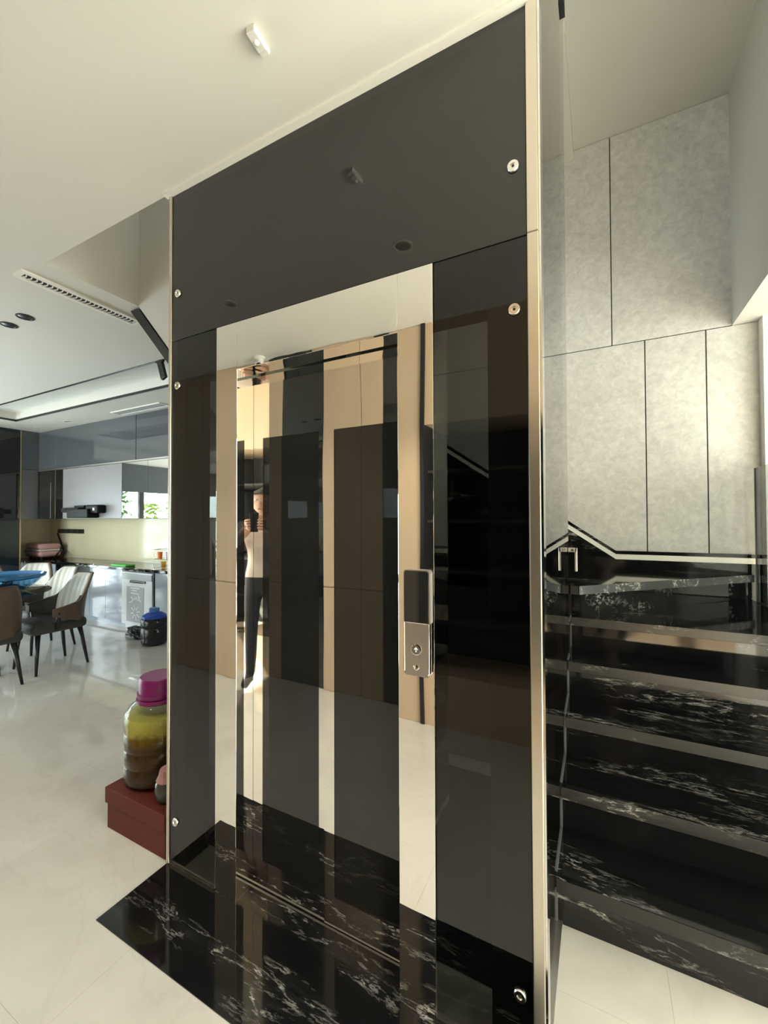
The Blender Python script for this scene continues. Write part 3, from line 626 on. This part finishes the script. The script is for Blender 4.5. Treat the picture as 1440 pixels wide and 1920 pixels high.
# ------------------------------------------------------------------ dining chairs, table, bowl
SHELL = mat('brown_leather', (.115, .075, .05), .45); INNER = mat('pale_leather', (.66, .66, .60), .45); SEATM = mat('dark_grey_leather', (.045, .04, .038), .5)
LEG = mat('black_chair_leg', (.012, .012, .012), .35)
def back_profile(t):   # t in -1..1 round the chair; returns angle, top height, bottom height
    a = abs(t)
    top = .90 - .30 * max(0, (a - .22) / .78) ** .75 - .02 * a
    if a < .25: top = .90 - .012 * (a / .25) ** 2
    s = max(0, min(1, (a - .22) / .40)); s = s * s * (3 - 2 * s)
    top = .89 * (1 - s) + .64 * s - (.04 * max(0, (a - .62) / .38))
    bot = .43 + .10 * max(0, (a - .45) / .55)
    return t * math.radians(112), top, bot
def make_chair():
    e = empty('dining_chair')
    bm = bmesh.new(); bm_box(bm, -.235, .235, -.25, .22, .37, .475, .04, 4); from_bm('seat', bm, SEATM, e, True)
    def shell(r0, r1, z_in, ribs, ta=-1, tb_=1):
        bm = bmesh.new(); nt, nz = int(48 * (tb_ - ta)), 10; g0 = []; g1 = []
        for i in range(nt + 1):
            t = ta + (tb_ - ta) * i / nt; th, top, bot = back_profile(t); c0 = []; c1 = []
            for k in range(nz + 1):
                s = k / nz; z = bot + (top - z_in - bot) * s
                lean = .10 * s * (z - .43) / .45
                rr = r0 + (.008 * abs(math.sin(t * PI * 8.5)) * -1 if ribs else 0)
                for r, c in ((rr, c0), (r1, c1)):
                    x = math.sin(th) * r * 1.0; y = math.cos(th) * r * .96 + lean * max(0, math.cos(th))
                    c.append(bm.verts.new((x, y, z)))
            g0.append(c0); g1.append(c1)
        for gg in (g0, g1):
            for i in range(nt):
                for k in range(nz): bm.faces.new((gg[i][k], gg[i + 1][k], gg[i + 1][k + 1], gg[i][k + 1]))
        for i in range(nt):
            bm.faces.new((g0[i][0], g0[i + 1][0], g1[i + 1][0], g1[i][0])); bm.faces.new((g0[i][nz], g0[i + 1][nz], g1[i + 1][nz], g1[i][nz]))
        for i in (0, nt):
            for k in range(nz): bm.faces.new((g0[i][k], g0[i][k + 1], g1[i][k + 1], g1[i][k]))
        return bm
    from_bm('back_shell', shell(.262, .278, 0, False), SHELL, e, True)
    from_bm('back_cushion', shell(.240, .261, .006, True, -.5, .5), INNER, e, True)
    from_bm('arm_pad', shell(.238, .261, .006, False, .5, 1), SEATM, e, True); from_bm('arm_pad', shell(.238, .261, .006, False, -1, -.5), SEATM, e, True)
    for sx in (-1, 1):
        tube('arm_post', [(sx * .235, -.05, .40), (sx * .262, -.05, .56)], [.02, .014], LEG, e, 10)
        for y0, y1 in ((-.18, -.21), (.17, .23)):
            tube('leg', [(sx * .17, y0, .39), (sx * .215, y1, .0)], [.024, .011], LEG, e, 12)
    return e
ch0 = make_chair()
def chair(x, y, face, lab):   # face: angle the sitter looks at
    o = ch0 if 'label' not in ch0 else copy_tree(ch0)
    tag(o, lab, 'chair', 'dining chairs round the glass table')
    o.location = (x, y, 0); o.rotation_euler = (0, 0, face + PI / 2); return o
chair(-4.76, 1.60, PI, 'brown dining chair nearest the camera, its back turned to us')
chair(-4.85, 2.17, -PI / 2, 'dining chair with ribbed pale inner back, nearest the kitchen floor')
chair(-5.62, 2.42, -PI / 2 + .1, 'second dining chair along, half hidden by the ribbed pale one')
chair(-6.30, 2.52, -.9, 'third dining chair, showing behind the rim of the blue bowl')
ce = chair(-6.86, 2.30, -.45, 'farthest dining chair, with a garment over its back')
gm = tag(empty('striped_garment', (-6.98, 2.36, .86)), 'beige striped garment draped over the farthest dining chair', 'garment')
GAR = mat('striped_cloth', (.5, .38, .26), .9); MM = GAR
wv = N(MM, 'ShaderNodeTexWave'); wv.inputs['Scale'].default_value = 9; L(MM, coords(MM), wv.inputs['Vector']); L(MM, ramp(MM, wv.outputs['Fac'], [(.4, (.10, .07, .05)), (.6, (.62, .52, .38))]), bsdf(MM).inputs['Base Color'])
bm = bmesh.new(); bmesh.ops.create_grid(bm, x_segments=16, y_segments=16, size=.5)
for v_ in bm.verts:
    x, y = v_.co.x, v_.co.y; v_.co = Vector((x * .34, y * .10 * (1 if abs(y) < .2 else 1.3), .055 - abs(y) ** 1.5 * .5 + .006 * math.sin(x * 30)))
bmesh.ops.solidify(bm, geom=bm.faces[:], thickness=.006)
o = from_bm('cloth', bm, GAR, gm, True); gm.rotation_euler = (0, 0, -.45 + PI / 2)
tb = tag(empty('dining_table', (-5.32, 1.62, 0)), 'round smoked glass dining table', 'table')
lathe('table_top', [(.66, .738), (.70, .742), (.70, .748), (.66, .752), (0, .752)], (0, 0, 0), TABLEGLASS, tb, 64)
lathe('pedestal', [(.09, .02), (.07, .10), (.06, .55), (.14, .70), (.16, .737), (0, .737)], (0, 0, 0), BLACK, tb, 32); lathe('pedestal_foot', [(.30, 0), (.30, .012), (.09, .03), (0, .03)], (0, 0, 0), BLACK, tb, 40)
bo = tag(empty('blue_glass_bowl', (-5.15, 1.87, .752)), 'wide blue pressed glass bowl on the dining table', 'bowl'); bo.scale = (1.15, 1.15, 1.1)
lathe('bowl_body', [(.13, 0), (.16, .005), (.25, .07), (.30, .125), (.285, .125), (.24, .075), (.15, .018), (0, .018)], (0, 0, 0), tinted('pale_blue_glass', (.62, .80, .93), 1.5), bo, 48)
lathe('rim', [(.285, .118), (.312, .130), (.316, .150), (.300, .152), (.285, .135)], (0, 0, 0), mat('blue_rim_glass', (.06, .28, .62), .12, trans=.3), bo, 48)

# ------------------------------------------------------------------ floor things in the kitchen
jg = tag(empty('water_jug', (-4.62, 3.10, 0)), 'large black water container with a blue shoulder and cap', 'jug')
lathe('jug_body', [(.11, 0), (.13, .015), (.14, .05), (.134, .075), (.14, .10), (.14, .19), (.134, .205), (.14, .22), (.14, .29), (.132, .31)], (0, 0, 0), mat('black_jug_plastic', (.012, .013, .016), .2), jg, 36)
lathe('jug_shoulder', [(.132, .31), (.125, .335), (.085, .362), (.05, .37), (.05, .375), (0, .375)], (0, 0, 0), mat('blue_plastic', (.02, .09, .55), .3), jg, 36); lathe('jug_cap', [(.052, .37), (.055, .375), (.055, .415), (.05, .42), (0, .42)], (0, 0, 0), mat('pale_blue_cap', (.10, .28, .62), .35), jg, 28)
bg = tag(empty('black_bag', (-5.02, 3.16, 0)), 'crumpled black plastic bag on the floor beside the water container', 'bag')
bm = bmesh.new(); bmesh.ops.create_icosphere(bm, subdivisions=4, radius=1)
for v_ in bm.verts:
    p = v_.co; r = 1 + .18 * math.sin(p.x * 7 + p.z * 5) * math.cos(p.y * 6) + .07 * math.sin(p.z * 17 + p.x * 11)
    v_.co = Vector((p.x * .15 * r, p.y * .09 * r, max(0, .065 + p.z * .065 * r - .03 * p.x)))
from_bm('bag_body', bm, mat('black_plastic_film', (.015, .015, .017), .3), bg); tube('bag_knot', [(-.12, 0, .04), (-.19, -.02, .03), (-.25, .0, .012)], [.03, .018, .008], BLACK, bg, 8)

# ------------------------------------------------------------------ red box with jars beside the lift
rb = tag(empty('red_box', (-1.86, 1.16, 0)), 'maroon cardboard box with an overhanging lid beside the lift', 'box')
MAR = mat('maroon_board', (.115, .020, .013), .6, spec=.25)
box('box_body', -.214, .208, .004, .345, 0, .15, MAR, rb, .002); box('box_lid', -.222, .212, -.004, .353, .118, .19, MAR, rb, .003)
jr = tag(empty('pickling_jar', (-1.945, 1.335, .19)), 'big clear jar of amber liquor with a purple lid', 'jar'); jr.scale = (1.06, 1.06, 1.0)
jp = [(.125, 0), (.142, .012), (.145, .03), (.145, .09), (.141, .096), (.145, .102), (.145, .165), (.141, .171), (.145, .177), (.145, .24), (.141, .246), (.145, .252), (.145, .315), (.138, .335), (.115, .365), (.085, .385), (.082, .40)]
lathe('jar_body', jp, (0, 0, 0), WINEGLASS, jr, 48)
M = LIQ = mat('amber_liquor', (.3, .2, .05), .15, spec=.1)
gz = N(M, 'ShaderNodeNewGeometry'); sx_ = N(M, 'ShaderNodeSeparateXYZ'); L(M, gz.outputs['Position'], sx_.inputs[0])
zf = math_(M, 'ADD', math_(M, 'MULTIPLY', math_(M, 'SUBTRACT', sx_.outputs['Z'], .19), 2.9), math_(M, 'MULTIPLY', math_(M, 'SUBTRACT', noise(M, coords(M), 14, 5), .5), .22))
L(M, ramp(M, zf, [(.05, (.045, .021, .010)), (.55, (.06, .030, .009)), (.70, (.14, .085, .012)), (.78, (.36, .30, .05)), (.95, (.46, .42, .10))]), bsdf(M).inputs['Base Color'])
lathe('liquor', [(.12, .006), (.139, .02), (.139, .30), (.132, .318), (0, .318)], (0, 0, 0), LIQ, jr, 40)
PUR = mat('purple_lid_plastic', (.20, .008, .12), .35)
lathe('lid', [(.088, .395), (.092, .40), (.092, .418), (.086, .42), (.086, .482), (.080, .49), (0, .49)], (0, 0, 0), PUR, jr, 40); lathe('lid_collar', [(.090, .372), (.096, .376), (.096, .39), (.09, .394)], (0, 0, 0), PUR, jr, 40)
bj = tag(empty('small_dark_jar', (-1.735, 1.235, .19)), 'small dark round jar tied with a pink cloth top', 'jar')
lathe('jar_body', [(.025, 0), (.045, .012), (.056, .05), (.052, .085), (.036, .105), (.03, .11), (0, .11)], (0, 0, 0), mat('dark_glazed_jar', (.05, .052, .05), .12), bj, 32)
lathe('cloth_top', [(.043, .088), (.05, .094), (.040, .115), (.034, .14), (0, .15)], (0, 0, 0), mat('pink_cloth', (.42, .22, .2), .8), bj, 11, False)

# ------------------------------------------------------------------ the photographer, seen in the polished door recess
per = tag(empty('person', (.12, -.24, 0), yw), 'person in a pale shirt and dark trousers raising a phone, reflected in the door', 'person')
def skin_mesh(name, V, E_, R, mats, assign, parent, sub=2):
    me = bpy.data.meshes.new(name); me.from_pydata([Vector(v) for v in V], E_, []); o = bpy.data.objects.new(name, me); COL.objects.link(o)
    md = o.modifiers.new('skin', 'SKIN'); md.use_smooth_shade = True
    for i, r in enumerate(R):
        s = me.skin_vertices[0].data[i]; s.radius = r if isinstance(r, tuple) else (r, r); s.use_root = (i == 0)
    ss = o.modifiers.new('sub', 'SUBSURF'); ss.levels = sub; ss.render_levels = sub
    dg = bpy.context.evaluated_depsgraph_get(); me2 = bpy.data.meshes.new_from_object(o.evaluated_get(dg))
    bpy.data.objects.remove(o); bpy.data.meshes.remove(me)
    for p in me2.polygons: p.use_smooth = True
    bq = bmesh.new(); bq.from_mesh(me2)
    for z_ in (.10, .96):
        bmesh.ops.bisect_plane(bq, geom=bq.verts[:] + bq.edges[:] + bq.faces[:], plane_co=(0, 0, z_), plane_no=(0, 0, 1))
    bq.to_mesh(me2); bq.free()
    for p in me2.polygons: p.use_smooth = True
    q = link(name, me2, mats, parent)
    for p in me2.polygons: p.material_index = assign(p.center)
    return q
# local frame: +Y looks along the camera axis, the lens sits at (0, .27, 1.45)
V = [(0, -.02, .93), (0, -.02, 1.08), (0, -.02, 1.25), (0, -.02, 1.40), (0, -.01, 1.475), (0, .0, 1.53),
     (.17, -.02, 1.385), (.27, .03, 1.17), (.09, .19, 1.36), (.055, .235, 1.40),
     (-.17, -.02, 1.385), (-.27, .03, 1.17), (-.09, .19, 1.36), (-.055, .235, 1.40),
     (.095, -.02, .86), (.11, .0, .48), (.12, -.02, .09), (.13, .12, .045),
     (-.095, -.02, .86), (-.11, .0, .48), (-.12, -.02, .09), (-.13, .12, .045)]
E_ = [(0, 1), (1, 2), (2, 3), (3, 4), (4, 5), (3, 6), (6, 7), (7, 8), (8, 9), (3, 10), (10, 11), (11, 12), (12, 13), (0, 14), (14, 15), (15, 16), (16, 17), (0, 18), (18, 19), (19, 20), (20, 21)]
Rr = [(.16, .11), (.155, .105), (.165, .11), (.14, .09), .055, .052, .06, .047, .034, .026, .06, .047, .034, .026, .09, .062, .043, .04, .09, .062, .043, .04]
SK = mat('skin_tone', (.45, .26, .18), .5); SH = mat('pale_shirt_cloth', (.62, .53, .48), .85); TRS = mat('dark_trouser_cloth', (.012, .014, .02), .85); SHO = mat('grey_shoe', (.12, .12, .125), .6)
def asg(c):
    if c.z < .10: return 3
    if c.z < .96: return 2
    if c.z > 1.455 and abs(c.x) < .1 and c.y < .1: return 0
    if c.y > .10 and c.z > 1.2: return 0
    return 1
skin_mesh('body', V, E_, Rr, [SK, SH, TRS, SHO], asg, per, 3)
bm = bmesh.new(); bmesh.ops.create_uvsphere(bm, u_segments=28, v_segments=20, radius=1)
for v_ in bm.verts:
    p = v_.co; x, y, z = p.x * .076, p.y * .094, p.z * .118
    if z < -.02: x *= 1 - .28 * (-z - .02) / .1; y *= 1 - .12 * (-z - .02) / .1
    if y > .06 and -.035 < z < .012 and abs(x) < .016: y += .018 * (1 - abs(x) / .016) * (.6 - z * 8)
    if y > .05 and .008 < z < .03 and .015 < abs(x) < .045: y -= .006
    v_.co = Vector((x, y + .02, z + 1.60))
hd_ = from_bm('head', bm, SK, per, True)
for sx in (-1, 1):
    bm = bmesh.new(); bmesh.ops.create_uvsphere(bm, u_segments=10, v_segments=8, radius=.011); bmesh.ops.transform(bm, matrix=Matrix.Translation((sx * .031, .098, 1.618)), verts=bm.verts); from_bm('eye', bm, mat('eye_white', (.6, .58, .55), .2), hd_, True)
    bm = bmesh.new(); bmesh.ops.create_uvsphere(bm, u_segments=10, v_segments=8, radius=1); bmesh.ops.transform(bm, matrix=Matrix.Translation((sx * .078, .012, 1.605)) @ Matrix.Diagonal((.012, .02, .032, 1)), verts=bm.verts); from_bm('ear', bm, SK, hd_, True)
box('mouth', -.024, .024, .085, .096, 1.535, 1.543, mat('lip_tone', (.30, .12, .10), .5), hd_, .003)
bm = bmesh.new(); bmesh.ops.create_uvsphere(bm, u_segments=28, v_segments=20, radius=1)
for v_ in bm.verts:
    p = v_.co; x, y, z = p.x * .086, p.y * .104, p.z * .127
    if y > .02: z = max(z, .052 + .02 * (1 - abs(x) / .09))
    else: z = max(z, -.045)
    v_.co = Vector((x, y + .012, z + 1.605))
from_bm('hair', bm, mat('dark_hair', (.015, .012, .010), .6), per, True)
# hands: palm and five fingers closing on the phone's edges, all behind the lens
for sx in (-1, 1):
    bm = bmesh.new()
    bm_box(bm, -.016, .016, -.03, .03, -.045, .045, .013, 3); bmesh.ops.transform(bm, matrix=Matrix.Translation((sx * .052, .232, 1.405)) @ Matrix.Rotation(sx * .25, 4, 'Y'), verts=bm.verts)
    hnd = from_bm('hand', bm, SK, per, True)
    for k, ln in enumerate((.9, 1.0, .95, .8)):
        z = 1.44 - k * .021
        tube('finger', [(sx * .058, .25, z), (sx * (.052 + .004 * ln), .265, z + .004), (sx * .044, .2705, z + .006), (sx * (.044 - .010 * ln), .2725 - .003, z + .006)], [.009, .0085, .0075, .006], SK, hnd, 8)
    tube('thumb', [(sx * .05, .222, 1.43), (sx * .036, .236, 1.455), (sx * .022, .243, 1.475)], [.011, .010, .008], SK, hnd, 8)
ph = tag(empty('phone', (0, 0, H)), 'black phone held up by the person reflected in the door', 'phone')
ph.rotation_euler = (0, 0, yw)
box('phone_body', -.0385, .0385, -.016, -.008, -.10, .055, BLACK, ph, .003); 
for k in range(3):
    lathe('lens', [(.008, 0), (.008, .002), (.006, .0025), (0, .0025)], (.0, -.0082, -.0 - .024 * k), CHROME if k else BLACKGLASS, ph, 18, direction=(0, 1, 0))
